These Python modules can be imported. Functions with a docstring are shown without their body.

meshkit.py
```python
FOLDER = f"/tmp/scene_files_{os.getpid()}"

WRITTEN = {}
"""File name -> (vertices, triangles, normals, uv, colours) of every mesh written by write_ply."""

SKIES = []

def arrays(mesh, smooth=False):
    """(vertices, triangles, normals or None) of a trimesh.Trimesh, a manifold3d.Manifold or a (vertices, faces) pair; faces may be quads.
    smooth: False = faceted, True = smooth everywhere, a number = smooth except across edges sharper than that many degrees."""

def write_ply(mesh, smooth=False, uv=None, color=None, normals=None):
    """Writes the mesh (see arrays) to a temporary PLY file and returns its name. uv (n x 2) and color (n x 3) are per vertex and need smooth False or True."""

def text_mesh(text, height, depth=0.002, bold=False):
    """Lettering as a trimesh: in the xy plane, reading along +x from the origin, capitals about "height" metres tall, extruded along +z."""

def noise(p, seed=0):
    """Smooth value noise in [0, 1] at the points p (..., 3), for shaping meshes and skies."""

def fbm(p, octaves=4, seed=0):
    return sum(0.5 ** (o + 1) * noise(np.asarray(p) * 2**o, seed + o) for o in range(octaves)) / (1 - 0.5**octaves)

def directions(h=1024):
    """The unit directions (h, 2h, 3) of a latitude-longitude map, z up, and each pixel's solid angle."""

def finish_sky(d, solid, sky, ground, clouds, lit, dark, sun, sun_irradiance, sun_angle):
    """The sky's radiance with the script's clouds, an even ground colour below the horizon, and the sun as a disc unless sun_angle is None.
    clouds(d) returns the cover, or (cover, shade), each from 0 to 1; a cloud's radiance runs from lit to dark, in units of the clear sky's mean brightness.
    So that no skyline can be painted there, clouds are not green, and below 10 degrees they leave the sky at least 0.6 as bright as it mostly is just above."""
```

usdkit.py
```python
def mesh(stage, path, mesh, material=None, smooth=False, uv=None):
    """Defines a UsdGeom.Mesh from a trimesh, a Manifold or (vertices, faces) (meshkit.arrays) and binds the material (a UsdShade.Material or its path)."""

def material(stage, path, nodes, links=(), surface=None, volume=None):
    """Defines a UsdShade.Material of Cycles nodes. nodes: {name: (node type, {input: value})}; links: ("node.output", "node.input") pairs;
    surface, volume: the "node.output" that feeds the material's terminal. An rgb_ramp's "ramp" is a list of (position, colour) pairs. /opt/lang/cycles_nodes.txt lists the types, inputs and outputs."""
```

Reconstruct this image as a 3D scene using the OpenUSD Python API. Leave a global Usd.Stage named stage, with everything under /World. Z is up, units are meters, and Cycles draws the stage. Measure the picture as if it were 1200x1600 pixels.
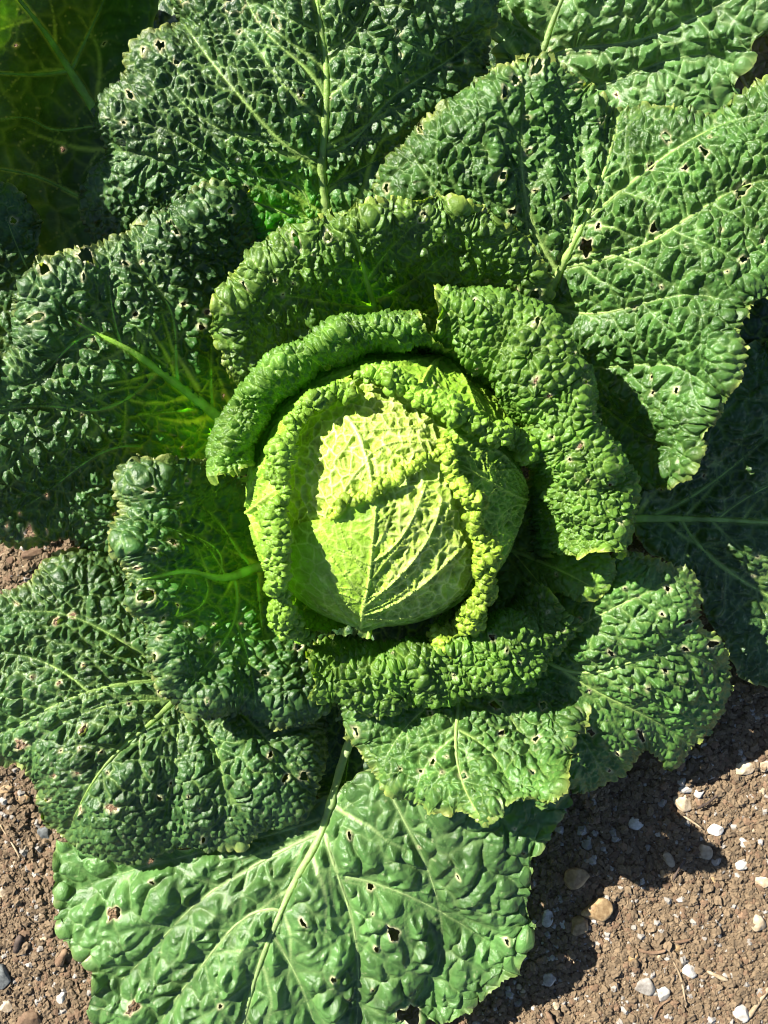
import math
import numpy as np
import shapely
from shapely.geometry import Polygon
from scipy.spatial import Delaunay, cKDTree
from scipy.interpolate import RBFInterpolator, CubicSpline
import usdkit, meshkit
from pxr import Usd, UsdGeom, UsdLux, UsdShade, Gf, Sdf, Vt

stage = Usd.Stage.CreateInMemory()
UsdGeom.SetStageUpAxis(stage, "Z")
UsdGeom.SetStageMetersPerUnit(stage, 1.0)
world = UsdGeom.Xform.Define(stage, "/World")
stage.SetDefaultPrim(world.GetPrim())
UsdGeom.Scope.Define(stage, "/World/Looks")

# ------------------------------------------------------------------ camera, sky, sun
HC, F = 0.95, 1500.0            # camera height above the soil, focal length in photo pixels
EXPOSURE = 1.72
SUN_EL, SUN_IMG = 38.0, (-0.835, 0.55)     # sun elevation, horizontal direction towards the sun (x right, y up the picture)
SKY_STRENGTH, SUN_INTENSITY = 0.06, 1.25

cam = UsdGeom.Camera.Define(stage, "/World/camera")
cam.AddTranslateOp().Set(Gf.Vec3d(0, 0, HC))
cam.CreateHorizontalApertureAttr(24.0)
cam.CreateVerticalApertureAttr(32.0)
cam.CreateFocalLengthAttr(24.0 * F / 1200.0)
cam.CreateClippingRangeAttr(Gf.Vec2f(0.05, 1000))
cam.CreateExposureAttr(EXPOSURE)

_h = np.array(SUN_IMG) / np.linalg.norm(SUN_IMG)
_e = math.radians(SUN_EL)
SUN = np.array([_h[0] * math.cos(_e), _h[1] * math.cos(_e), math.sin(_e)])
M = lambda name, nodes, links, **k: usdkit.material(stage, "/World/Looks/" + name, nodes, links, **k)
sky_mat = M("sky_look", {"s": ("sky_texture", {"sky_type": "single_scattering", "sun_disc": False, "air_density": 0.6, "aerosol_density": 0.4, "sun_elevation": _e,
                                              "sun_rotation": math.atan2(SUN[0], SUN[1])}),
                         "b": ("background_shader", {"strength": SKY_STRENGTH})},
            [("s.color", "b.color")], surface="b.background")
dome = UsdLux.DomeLight.Define(stage, "/World/sky")
UsdShade.MaterialBindingAPI.Apply(dome.GetPrim()).Bind(sky_mat)
dome.GetPrim().SetCustomDataByKey("kind", "structure")
sun = UsdLux.DistantLight.Define(stage, "/World/sun")
sun.CreateNormalizeAttr(True)
sun.CreateIntensityAttr(SUN_INTENSITY)
sun.CreateAngleAttr(0.5)
sun.CreateColorAttr(Gf.Vec3f(1.0, 0.95, 0.86))
_z = SUN; _x = np.cross([0, 0, 1], _z); _x /= np.linalg.norm(_x); _y = np.cross(_z, _x)
sun.AddTransformOp().Set(Gf.Matrix4d(*_x, 0, *_y, 0, *_z, 0, 0, 0, 3, 1))

# ------------------------------------------------------------------ helpers
used = {}


def numbered(parent, name):
    k = used.get((parent, name), 0)
    used[(parent, name)] = k + 1
    return f"{parent}/{name}" + (f"_{k:03d}" if k else "")


def keys(p, **kw):
    for k, v in kw.items():
        if v:
            p.SetCustomDataByKey(k, v)


def W(p, z):
    """Picture pixel (photo coordinates) at height z -> world."""
    p = np.asarray(p, float)
    d = (HC - np.asarray(z, float)) / F
    return np.stack([(p[..., 0] - 600) * d, -(p[..., 1] - 800) * d, np.broadcast_to(z, p.shape[:-1])], -1)


def put_mesh(path, v, f, mat, tint=None, normals=True, thin=None):
    v = np.asarray(v, float); f = np.asarray(f, int)
    m = UsdGeom.Mesh.Define(stage, path)
    m.CreatePointsAttr(Vt.Vec3fArray.FromNumpy(v.astype(np.float32)))
    m.CreateFaceVertexCountsAttr(Vt.IntArray.FromNumpy(np.full(len(f), f.shape[1], np.int32)))
    m.CreateFaceVertexIndicesAttr(Vt.IntArray.FromNumpy(f.astype(np.int32).ravel()))
    m.CreateSubdivisionSchemeAttr("none")
    if normals:
        m.CreateNormalsAttr(Vt.Vec3fArray.FromNumpy(vnormals(v, f).astype(np.float32)))
        m.SetNormalsInterpolation("vertex")
    if tint is not None:
        tint = np.clip(np.broadcast_to(tint, v.shape), 0.001, 1)
        UsdGeom.PrimvarsAPI(m).CreatePrimvar("tint", Sdf.ValueTypeNames.Color3fArray, "vertex").Set(Vt.Vec3fArray.FromNumpy(np.ascontiguousarray(tint, np.float32)))
    if thin is not None:                                  # how much light passes through the tissue
        thin = np.clip(np.broadcast_to(thin, (len(v),)), 0, 1)
        UsdGeom.PrimvarsAPI(m).CreatePrimvar("thin", Sdf.ValueTypeNames.FloatArray, "vertex").Set(Vt.FloatArray.FromNumpy(np.ascontiguousarray(thin, np.float32)))
    UsdShade.MaterialBindingAPI.Apply(m.GetPrim()).Bind(mat)
    return m.GetPrim()


def vnormals(v, f):
    n = np.zeros_like(v)
    tri = f if f.shape[1] == 3 else np.vstack([f[:, [0, 1, 2]], f[:, [0, 2, 3]]])
    c = np.cross(v[tri[:, 1]] - v[tri[:, 0]], v[tri[:, 2]] - v[tri[:, 0]])
    for k in range(3):
        for a in range(3):
            n[:, a] += np.bincount(tri[:, k], c[:, a], len(v))
    return n / np.maximum(np.linalg.norm(n, axis=1, keepdims=True), 1e-12)


def spline(pts, step):
    """Centripetal-like smooth resampling of a polyline (any dimension); first two columns give the length."""
    pts = np.asarray(pts, float)
    s = np.r_[0, np.cumsum(np.linalg.norm(np.diff(pts[:, :2], axis=0), axis=1))]
    n = max(int(s[-1] / step), 2)
    c = CubicSpline(s, pts, axis=0) if len(pts) > 2 else (lambda t: pts[0] + (pts[1] - pts[0]) * (t / s[-1])[:, None])
    return c(np.linspace(0, s[-1], n + 1))


def closed(pts, step):
    pts = np.asarray(pts, float)
    p = np.vstack([pts, pts[:1]])
    s = np.r_[0, np.cumsum(np.sqrt(np.linalg.norm(np.diff(p, axis=0), axis=1)))]
    c = CubicSpline(s, p, axis=0, bc_type="periodic")
    q = c(np.linspace(0, s[-1], 3000))
    a = np.r_[0, np.cumsum(np.linalg.norm(np.diff(q, axis=0), axis=1))]
    t = np.linspace(0, a[-1], max(int(a[-1] / step), 12), endpoint=False)
    return np.stack([np.interp(t, a, q[:, 0]), np.interp(t, a, q[:, 1])], 1), t


def smooth(x, a, b):
    t = np.clip((x - a) / (b - a), 0, 1)
    return t * t * (3 - 2 * t)


noise = meshkit.noise


def n2(q, scale, seed):
    q = np.asarray(q, float)
    return noise(np.c_[q / scale, np.full(len(q), seed * 7.31)], seed) - 0.5


# ------------------------------------------------------------------ materials
def leaf_material(name, through, rough=(0.27, 0.46)):
    return M(name, {
    "a": ("attribute", {"attribute": "tint"}),
    "g": ("geometry", {}),
    "n": ("noise_texture", {"scale": 60.0, "detail": 4.0, "roughness": 0.6}),
    "r": ("map_range", {"from_min": 0.3, "from_max": 0.7, "to_min": 0.72, "to_max": 1.3}),
    "c": ("vector_math", {"math_type": "scale"}),
    "vor": ("voronoi_texture", {"feature": "smooth_f1", "scale": 300.0, "smoothness": 0.6}),
    "fine": ("noise_texture", {"scale": 700.0, "detail": 3.0}),
    "hsum": ("math", {"math_type": "multiply_add", "value2": 0.5}),
    "bump": ("bump", {"strength": 0.55, "distance": 0.0011}),
    "rn": ("noise_texture", {"scale": 110.0, "detail": 3.0}),
    "rr": ("map_range", {"from_min": 0.3, "from_max": 0.7, "to_min": rough[0], "to_max": rough[1]}),
    "p": ("principled_bsdf", {"specular_ior_level": 0.36}),
    "tc": ("vector_math", {"math_type": "multiply", "vector2": through}),
    "t": ("translucent_bsdf", {}),
    "th": ("attribute", {"attribute": "thin"}),
    "m": ("mix_closure", {}),
}, [("g.position", "n.vector"), ("n.fac", "r.value"), ("a.color", "c.vector1"), ("r.result", "c.scale"), ("c.vector", "p.base_color"),
    ("g.position", "vor.vector"), ("g.position", "fine.vector"), ("vor.distance", "hsum.value1"), ("fine.fac", "hsum.value3"), ("hsum.value", "bump.height"),
    ("bump.normal", "p.normal"), ("g.position", "rn.vector"), ("rn.fac", "rr.value"), ("rr.result", "p.roughness"),
    ("c.vector", "tc.vector1"), ("tc.vector", "t.color"), ("th.fac", "m.fac"), ("p.BSDF", "m.closure1"), ("t.BSDF", "m.closure2")], surface="m.closure")


leaf_look = leaf_material("cabbage_leaf", (2.4, 3.0, 0.30))
rib_look = leaf_material("leaf_rib", (1.6, 1.7, 0.4))
head_look = leaf_material("cabbage_head", (0.95, 1.15, 0.4), (0.33, 0.5))

dry_look = M("dry_leaf", {
    "a": ("attribute", {"attribute": "tint"}), "g": ("geometry", {}),
    "fine": ("noise_texture", {"scale": 400.0, "detail": 4.0}), "bump": ("bump", {"strength": 0.6, "distance": 0.001}),
    "p": ("principled_bsdf", {"roughness": 0.75, "specular_ior_level": 0.2}),
    "t": ("translucent_bsdf", {}), "m": ("mix_closure", {"fac": 0.2}),
}, [("g.position", "fine.vector"), ("fine.fac", "bump.height"), ("bump.normal", "p.normal"), ("a.color", "p.base_color"), ("a.color", "t.color"),
    ("p.BSDF", "m.closure1"), ("t.BSDF", "m.closure2")], surface="m.closure")

soil_look = M("soil_earth", {
    "g": ("geometry", {}),
    "n1": ("noise_texture", {"scale": 45.0, "detail": 8.0, "roughness": 0.7}),
    "ramp": ("rgb_ramp", {"ramp": [(0.25, (0.055, 0.034, 0.020)), (0.5, (0.135, 0.088, 0.053)), (0.75, (0.28, 0.195, 0.12))]}),
    "v": ("voronoi_texture", {"scale": 260.0, "randomness": 1.0}),
    "v2": ("voronoi_texture", {"scale": 620.0}),
    "sep": ("separate_color", {}),
    "gt": ("math", {"math_type": "greater_than", "value2": 0.86}),
    "mx": ("mix_color", {"b": (0.30, 0.235, 0.165)}),
    "fa": ("math", {"math_type": "multiply", "value2": 0.6}),
    "h1": ("math", {"math_type": "multiply_add", "value2": -1.0}),
    "h2": ("math", {"math_type": "multiply_add", "value2": -0.5}),
    "bump": ("bump", {"strength": 0.9, "distance": 0.004}),
    "p": ("principled_bsdf", {"roughness": 0.95, "specular_ior_level": 0.15}),
}, [("g.position", "n1.vector"), ("g.position", "v.vector"), ("g.position", "v2.vector"), ("n1.fac", "ramp.fac"), ("ramp.color", "mx.a"),
    ("v.color", "sep.color"), ("sep.r", "gt.value1"), ("gt.value", "fa.value1"), ("fa.value", "mx.fac"), ("mx.result", "p.base_color"),
    ("v.distance", "h1.value1"), ("n1.fac", "h1.value3"), ("v2.distance", "h2.value1"), ("h1.value", "h2.value3"), ("h2.value", "bump.height"), ("bump.normal", "p.normal")], surface="p.BSDF")


def stone_material(name, c0, c1, rough=0.7):
    return M(name, {
        "o": ("texture_coordinate", {}), "n": ("noise_texture", {"scale": 130.0, "detail": 6.0, "roughness": 0.65}),
        "ramp": ("rgb_ramp", {"ramp": [(0.2, (c0[0] * .45, c0[1] * .4, c0[2] * .35)), (0.42, c0), (0.72, c1)]}),
        "f": ("noise_texture", {"scale": 900.0, "detail": 4.0}), "bump": ("bump", {"strength": 0.5, "distance": 0.0006}),
        "oi": ("object_info", {}), "mr": ("map_range", {"to_min": 0.7, "to_max": 1.15}), "sc": ("vector_math", {"math_type": "scale"}),
        "p": ("principled_bsdf", {"roughness": rough, "specular_ior_level": 0.3}),
    }, [("o.object", "n.vector"), ("o.object", "f.vector"), ("n.fac", "ramp.fac"), ("ramp.color", "sc.vector1"), ("oi.random", "mr.value"), ("mr.result", "sc.scale"),
        ("sc.vector", "p.base_color"), ("f.fac", "bump.height"), ("bump.normal", "p.normal")], surface="p.BSDF")


STONE = {
    "white": stone_material("white_stone", (0.38, 0.35, 0.30), (0.62, 0.59, 0.53), 0.6),
    "cream": stone_material("cream_stone", (0.32, 0.245, 0.155), (0.55, 0.45, 0.32)),
    "tan": stone_material("tan_stone", (0.22, 0.14, 0.065), (0.46, 0.33, 0.17), 0.55),
    "grey": stone_material("grey_stone", (0.2, 0.18, 0.155), (0.42, 0.39, 0.345)),
    "dark": stone_material("dark_stone", (0.05, 0.055, 0.055), (0.15, 0.16, 0.155)),
    "brown": stone_material("brown_stone", (0.12, 0.072, 0.042), (0.26, 0.175, 0.105), 0.85),
    "crumb": stone_material("soil_crumb", (0.085, 0.058, 0.034), (0.34, 0.25, 0.152), 0.95),
    "straw": stone_material("straw_look", (0.26, 0.19, 0.11), (0.5, 0.4, 0.26), 0.7),
    "wood": stone_material("bark_look", (0.05, 0.035, 0.028), (0.15, 0.11, 0.085), 0.9),
}

# ------------------------------------------------------------------ soil
SOIL_SEED = 11


def soil_height(xy):
    p = np.c_[xy, np.zeros(len(xy))]
    near = np.exp(-(np.linalg.norm(xy / [0.5, 0.64], axis=1)) ** 6)
    clod = meshkit.fbm(p * 38, 4, SOIL_SEED) - 0.5
    cr = np.abs(meshkit.fbm(p * 90, 3, SOIL_SEED + 5) - 0.5)
    return near * (0.010 * (meshkit.fbm(p * 7, 2, 3) - 0.5)) + near * (0.018 * clod - 0.011 * cr)


def axis(half, step, far):
    a = np.arange(0, half, step)
    b = half + np.cumsum(step * 1.35 ** np.arange(1, 60)); b = b[b < far]
    p = np.r_[a, half, b, far]
    return np.unique(np.r_[-p, p])


ax, ay = axis(0.42, 0.0024, 400.0), axis(0.54, 0.0024, 400.0)
gx, gy = np.meshgrid(ax, ay, indexing="ij")
sv = np.c_[gx.ravel(), gy.ravel()]
nx, ny = len(ax), len(ay)
ii = (np.arange(nx - 1)[:, None] * ny + np.arange(ny - 1)).ravel()
sf = np.stack([ii, ii + ny, ii + ny + 1, ii + 1], 1)
soil = put_mesh("/World/soil", np.c_[sv, soil_height(sv)], sf, soil_look)
keys(soil, kind="structure", label="crumbly brown garden soil under the cabbage")

# ------------------------------------------------------------------ the cabbage
CAB = "/World/savoy_cabbage"
stem_at = W([602, 775], 0.0)
cx = UsdGeom.Xform.Define(stage, CAB)
cx.AddTranslateOp().Set(Gf.Vec3d(*map(float, stem_at)))
keys(cx.GetPrim(), label="large savoy cabbage with crinkled dark green leaves round a pale head", category="cabbage")

PAL = {  # leaf blade, vein, margin
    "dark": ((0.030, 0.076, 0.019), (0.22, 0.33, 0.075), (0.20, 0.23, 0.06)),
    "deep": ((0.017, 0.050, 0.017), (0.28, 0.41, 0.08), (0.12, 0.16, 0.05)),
    "mid": ((0.048, 0.120, 0.022), (0.24, 0.34, 0.085), (0.24, 0.27, 0.06)),
    "flat": ((0.056, 0.130, 0.031), (0.24, 0.33, 0.12), (0.22, 0.26, 0.08)),
    "rim": ((0.074, 0.158, 0.019), (0.26, 0.38, 0.06), (0.30, 0.36, 0.06)),
    "head": ((0.25, 0.44, 0.032), (0.48, 0.62, 0.14), (0.30, 0.42, 0.04)),
    "headpale": ((0.33, 0.47, 0.055), (0.64, 0.73, 0.24), (0.42, 0.5, 0.06)),
    "headgreen": ((0.20, 0.39, 0.026), (0.42, 0.57, 0.09), (0.28, 0.40, 0.04)),
    "young": ((0.043, 0.185, 0.014), (0.32, 0.54, 0.06), (0.26, 0.34, 0.05)),
    "frill": ((0.15, 0.29, 0.022), (0.28, 0.42, 0.07), (0.34, 0.42, 0.05)),
    "frillyellow": ((0.22, 0.34, 0.025), (0.40, 0.52, 0.09), (0.46, 0.48, 0.06)),
    "dry": ((0.17, 0.12, 0.06), (0.30, 0.22, 0.11), (0.32, 0.24, 0.12)),
}


def poisson(P, r, rng):
    tree = cKDTree(P)
    free = np.ones(len(P), bool)
    out = []
    for i in rng.permutation(len(P)):
        if free[i]:
            out.append(i)
            free[tree.query_ball_point(P[i], r)] = False
    return np.array(out)


def cells(P, size, rng, warp=0.3, seed=0, along=None, stretch=1.0, vary=0.55):
    """Distance to the nearest cell edge, in units of the cell size, and the cell of each point: irregular cells on the surface P."""
    A = P
    if along is not None:
        A = P - np.outer(P @ along, along) * (1 - 1 / stretch)
    S = A[poisson(A, size * 0.78, rng)]
    w = np.stack([noise(P / (size * 1.3) + 17.0 * k, seed + k) - 0.5 for k in range(3)], 1) + 0.5 * np.stack([noise(P / (size * 0.45) + 31.0 * k, seed + 9 + k) - 0.5 for k in range(3)], 1)
    Q = A + w * size * warp * 2
    wt = rng.uniform(0, vary, len(S)) * size ** 2
    d, i = cKDTree(S).query(Q, k=min(5, len(S)))
    pw = d ** 2 - wt[i]
    o = np.argsort(pw, axis=1)[:, :2]
    i = np.take_along_axis(i, o, 1); pw = np.take_along_axis(pw, o, 1)
    gap = np.linalg.norm(S[i[:, 1]] - S[i[:, 0]], axis=1)
    e = (pw[:, 1] - pw[:, 0]) / np.maximum(2 * gap, 1e-9)
    return e / size, i[:, 0], len(S)


def branch_veins(veins, poly, rng, gap, depth=2, w_scale=0.55, reach=1.0):
    """Finer veins that leave the given ones (polyline, width at base, width at tip) and run towards the margin."""
    out = []
    todo = [(spline(p, 4.0), w0, w1, 0) for p, w0, w1 in veins]
    while todo:
        q, w0, w1, d = todo.pop()
        out.append((q, w0, w1))
        if d >= depth:
            continue
        n = len(q)
        L = n * 4.0
        s, side = gap * rng.uniform(0.5, 1.0), rng.choice([-1, 1])
        while s < L * 0.96:
            k = min(int(s / 4.0), n - 2)
            t = q[k + 1] - q[max(k - 1, 0)]
            a = math.atan2(t[1], t[0]) + side * rng.uniform(0.7, 1.15)
            length = rng.uniform(0.45, 1.0) * reach * (L - s * 0.6) * (0.55 if d == 0 else 0.4)
            p, pts = q[k].copy(), [q[k].copy()]
            bend = -side * rng.uniform(0.0, 0.012)
            for _ in range(int(min(max(length, 20), 260) / 4.0)):
                a += bend + rng.normal(0, 0.06)
                p = p + 4.0 * np.array([math.cos(a), math.sin(a)])
                pts.append(p.copy())
            pts = np.array(pts)
            ins = shapely.contains_xy(poly, pts[:, 0], pts[:, 1])
            if not ins.all():
                pts = pts[: max(int(np.argmin(ins)), 1)]
            if len(pts) > 4:
                w = (w0 + (w1 - w0) * k / n) * w_scale
                todo.append((pts, w, w * 0.3, d + 1))
            s += gap * rng.uniform(0.6, 1.3)
            side = -side
    return out


def surf_normal(mapf, q, h=1.5):
    a, b = mapf(q + [h, 0]) - mapf(q - [h, 0]), mapf(q + [0, h]) - mapf(q - [0, h])
    n = np.cross(a, b)
    n /= np.maximum(np.linalg.norm(n, axis=1, keepdims=True), 1e-12)
    return n


def tube_on(mapf, line, r0, r1, sign, lift=0.3, sides=10, flat=0.75, bumpy=0.0, seed=0):
    """A tapered rib that lies half sunk in the surface along a domain polyline."""
    q = spline(line, 5.0)
    P = mapf(q); N = surf_normal(mapf, q) * sign
    T = np.gradient(P, axis=0); T /= np.linalg.norm(T, axis=1, keepdims=True)
    B = np.cross(N, T); B /= np.linalg.norm(B, axis=1, keepdims=True)
    r = np.linspace(r0, r1, len(q)) * (1 + bumpy * (noise(np.c_[np.arange(len(q)) * 0.35, np.zeros((len(q), 2))], seed) - 0.5))
    th = np.linspace(0, 2 * np.pi, sides, endpoint=False)
    C = P + N * (r * lift)[:, None]
    v = C[:, None] + r[:, None, None] * (np.cos(th)[None, :, None] * B[:, None] + flat * np.sin(th)[None, :, None] * N[:, None])
    v = v.reshape(-1, 3)
    k, j = np.meshgrid(np.arange(len(q) - 1), np.arange(sides), indexing="ij")
    a, b = k * sides + j, k * sides + (j + 1) % sides
    f = np.stack([a, b, b + sides, a + sides], -1).reshape(-1, 4)
    v = np.vstack([v, C[:1], C[-1:]])
    tri = [[len(v) - 2, (j + 1) % sides, j, j] for j in range(sides)]
    base = (len(q) - 1) * sides
    tri += [[len(v) - 1, base + j, base + (j + 1) % sides, base + (j + 1) % sides] for j in range(sides)]
    f3 = np.vstack([f[:, [0, 1, 2]], f[:, [0, 2, 3]], np.array(tri)[:, :3]])
    return v, f3


def hole_poly(c, r, rng):
    n = 14
    th = np.linspace(0, 2 * np.pi, n, endpoint=False)
    rr = r * np.clip(1 + rng.normal(0, 0.22, n), 0.5, 1.6)
    el, ph = rng.uniform(0.45, 0.95), rng.uniform(0, np.pi)
    x, y = rr * np.cos(th), rr * np.sin(th) * el
    return closed(np.c_[c[0] + x * math.cos(ph) - y * math.sin(ph), c[1] + x * math.sin(ph) + y * math.cos(ph)], 1.6)[0]


def blade(name, label, outline, mapf, veins, pal, cell, amp, seed, spacing=2.0, holes=8, hole_at=(), scallop=5.0, gap=46.0, reach=1.0,
          ribs=(), invert=False, vein_tone=1.0, fine=0.5, edge_tone=1.0, parent=None, sign=None, tone=1.0, net=0.35, calm=None, mat=None, branch=2, px=None, pal2=None, mask=None, bulge=1.0, quilt=1.2, rimfine=True, thin=0.15):
    """One leaf: a sheet over the domain polygon, raised into blisters between its veins, with bug holes, ribs as parts."""
    rng = np.random.default_rng(seed)
    px = px or 0.0005
    rim, t = closed(outline, spacing * 0.9)
    nrm = np.roll(rim, -1, 0) - np.roll(rim, 1, 0)
    nrm = np.c_[nrm[:, 1], -nrm[:, 0]] / np.maximum(np.linalg.norm(nrm, axis=1, keepdims=True), 1e-9)
    rim = rim + nrm * (scallop * (3.0 * n2(rim, 40.0, seed) + 1.6 * n2(rim, 17.0, seed + 1) + 0.25 * n2(rim, 8.0, seed + 2)))[:, None]
    poly = Polygon(rim).buffer(0)
    if poly.geom_type != "Polygon":
        poly = max(poly.geoms, key=lambda g: g.area)
    rim = np.array(poly.exterior.coords)[:-1]
    x0, y0, x1, y1 = poly.bounds
    hs = spacing
    gxx, gyy = np.meshgrid(np.arange(x0, x1, hs), np.arange(y0, y1, hs * 0.866))
    gxx = gxx + (np.arange(gyy.shape[0]) % 2)[:, None] * hs / 2
    q = np.c_[gxx.ravel(), gyy.ravel()] + rng.uniform(-0.12, 0.12, (gxx.size, 2)) * hs
    shapely.prepare(poly)
    q = q[shapely.contains_xy(poly, q[:, 0], q[:, 1])]
    hs_list = []
    spots = [(np.array(c, float), r) for *c, r in hole_at]
    inner = q[rng.permutation(len(q))[: holes * 9]]
    inner = inner[n2(inner, 55.0, seed + 41) > 0.04]
    small = 0
    for c in inner:
        if small >= holes:
            break
        if shapely.distance(poly.exterior, shapely.Point(c)) > 9:
            spots.append((c, float(np.clip(rng.lognormal(1.05, 0.6), 1.5, 6.5)))); small += 1
    for c, r in spots:
        hp = hole_poly(c, r, rng)
        if all(np.linalg.norm(hp.mean(0) - o.mean(0)) > 22 for o in hs_list) and shapely.contains_xy(poly, hp[:, 0], hp[:, 1]).all():
            hs_list.append(hp)
    border = cKDTree(rim)
    hole_tree = cKDTree(np.vstack(hs_list)) if hs_list else None
    q = q[border.query(q)[0] > hs * 0.55]
    solid = Polygon(rim, [h for h in hs_list]).buffer(0)
    if hole_tree is not None:
        shapely.prepare(solid)
        q = q[shapely.contains_xy(solid, q[:, 0], q[:, 1])]
        q = q[hole_tree.query(q)[0] > hs * 0.5]
        q = np.vstack([q, rim] + hs_list)
    else:
        q = np.vstack([q, rim])
    tri = Delaunay(q).simplices
    c = q[tri].mean(1)
    shapely.prepare(solid)
    tri = tri[shapely.contains_xy(solid, c[:, 0], c[:, 1])]
    P = mapf(q)
    N = vnormals(P, tri)
    if sign is None:
        sign = 1.0 if N[:, 2].sum() > 0 else -1.0
    if sign < 0:
        tri = tri[:, ::-1]; N = -N
    d_edge = border.query(q)[0]
    # veins
    vd, vw = np.full(len(q), 1e3), np.zeros(len(q))
    main_v = None
    if veins:
        allv = branch_veins(veins, poly, rng, gap, branch, reach=reach) if gap else [(spline(p, 4.0), a, b) for p, a, b in veins]
        vp = np.vstack([v[0] for v in allv]); ww = np.concatenate([np.linspace(v[1], v[2], len(v[0])) for v in allv])
        d, i = cKDTree(vp).query(q)
        vd, vw = d, ww[i]
        mv = np.vstack([spline(p, 4.0) for p, _, _ in veins])
        main_v = cKDTree(mv).query(q)[0]
    vein = np.clip(1.25 - vd / np.maximum(vw * 0.5 + 0.6, 0.8), 0, 1) * np.clip(0.10 + vw / 7.5, 0, 1)
    # blisters
    along = None
    if veins:
        g2 = mapf(np.array([veins[0][0][0], veins[0][0][-1]], float))
        along = (g2[1] - g2[0]) / max(np.linalg.norm(g2[1] - g2[0]), 1e-9)
    e1, id1, k1 = cells(P, cell, rng, 0.36, seed, along, 1.55 if rimfine else 1.2, 0.55 if rimfine else 0.3)
    e2, id2, k2 = cells(P, cell * 0.43, rng, 0.36, seed + 50)
    h1 = rng.uniform(0.45, 1.3, k1)[id1]; h2 = rng.uniform(0.4, 1.4, k2)[id2]
    b1 = 1 - (1 - np.clip(e1 / 0.50, 0, 1)) ** 2.3
    b2 = 1 - (1 - np.clip(e2 / 0.48, 0, 1)) ** 2.2
    hgt = amp * (b1 * h1 * 1.05 + 0.8 * fine * b2 * h2 * (0.35 + 0.65 * b1)) * bulge
    if rimfine:
        e3, id3, k3 = cells(P, cell * 0.62, rng, 0.36, seed + 90)
        h3 = rng.uniform(0.45, 1.3, k3)[id3]
        b3 = 1 - (1 - np.clip(e3 / 0.50, 0, 1)) ** 2.3
        kf = 1 - smooth(d_edge + 30 * n2(q, 60.0, seed + 31), 24.0, 62.0)
        hgt = hgt * (1 - kf) + kf * amp * (0.8 * b3 * h3 + 0.3 * fine * b2 * h2) * bulge
        e1 = e1 * (1 - kf) + kf * e3
    damp = smooth(vd, vw * 0.3, vw * 0.5 + cell / px * 0.24)
    hgt = hgt * (0.06 + 0.94 * damp)
    if quilt and main_v is not None:
        hgt = hgt + amp * quilt * smooth(main_v, 2.0, 42.0)
    if calm is not None:
        hgt = hgt * calm(q)
    hgt = hgt + amp * 0.12 * (noise(P / (cell * 0.16), seed) - 0.5)
    if invert:
        hgt = -hgt + 0.0022 * np.clip(vein * 1.6, 0, 1)
    V = P + N * hgt[:, None]
    base, vcol, mcol = (np.array(x) for x in PAL[pal])
    base = np.broadcast_to(base, (len(q), 3))
    if pal2 is not None:
        k = mask(q)[:, None]
        base = base * (1 - k) + np.array(PAL[pal2][0]) * k
        vcol = vcol * (1 - k) + np.array(PAL[pal2][1]) * k
    base = base * (tone * (1 + 0.7 * n2(q, 70.0, seed + 3) + 0.5 * n2(q, 14.0, seed + 4)))[:, None]
    net_f = np.clip(1 - e1 / 0.10, 0, 1) * net + np.clip(1 - e2 / 0.12, 0, 1) * net * 0.35
    f = np.clip(np.maximum(vein, net_f) * vein_tone, 0, 1)[:, None]
    col = base * (1 - f) + vcol * f
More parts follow.
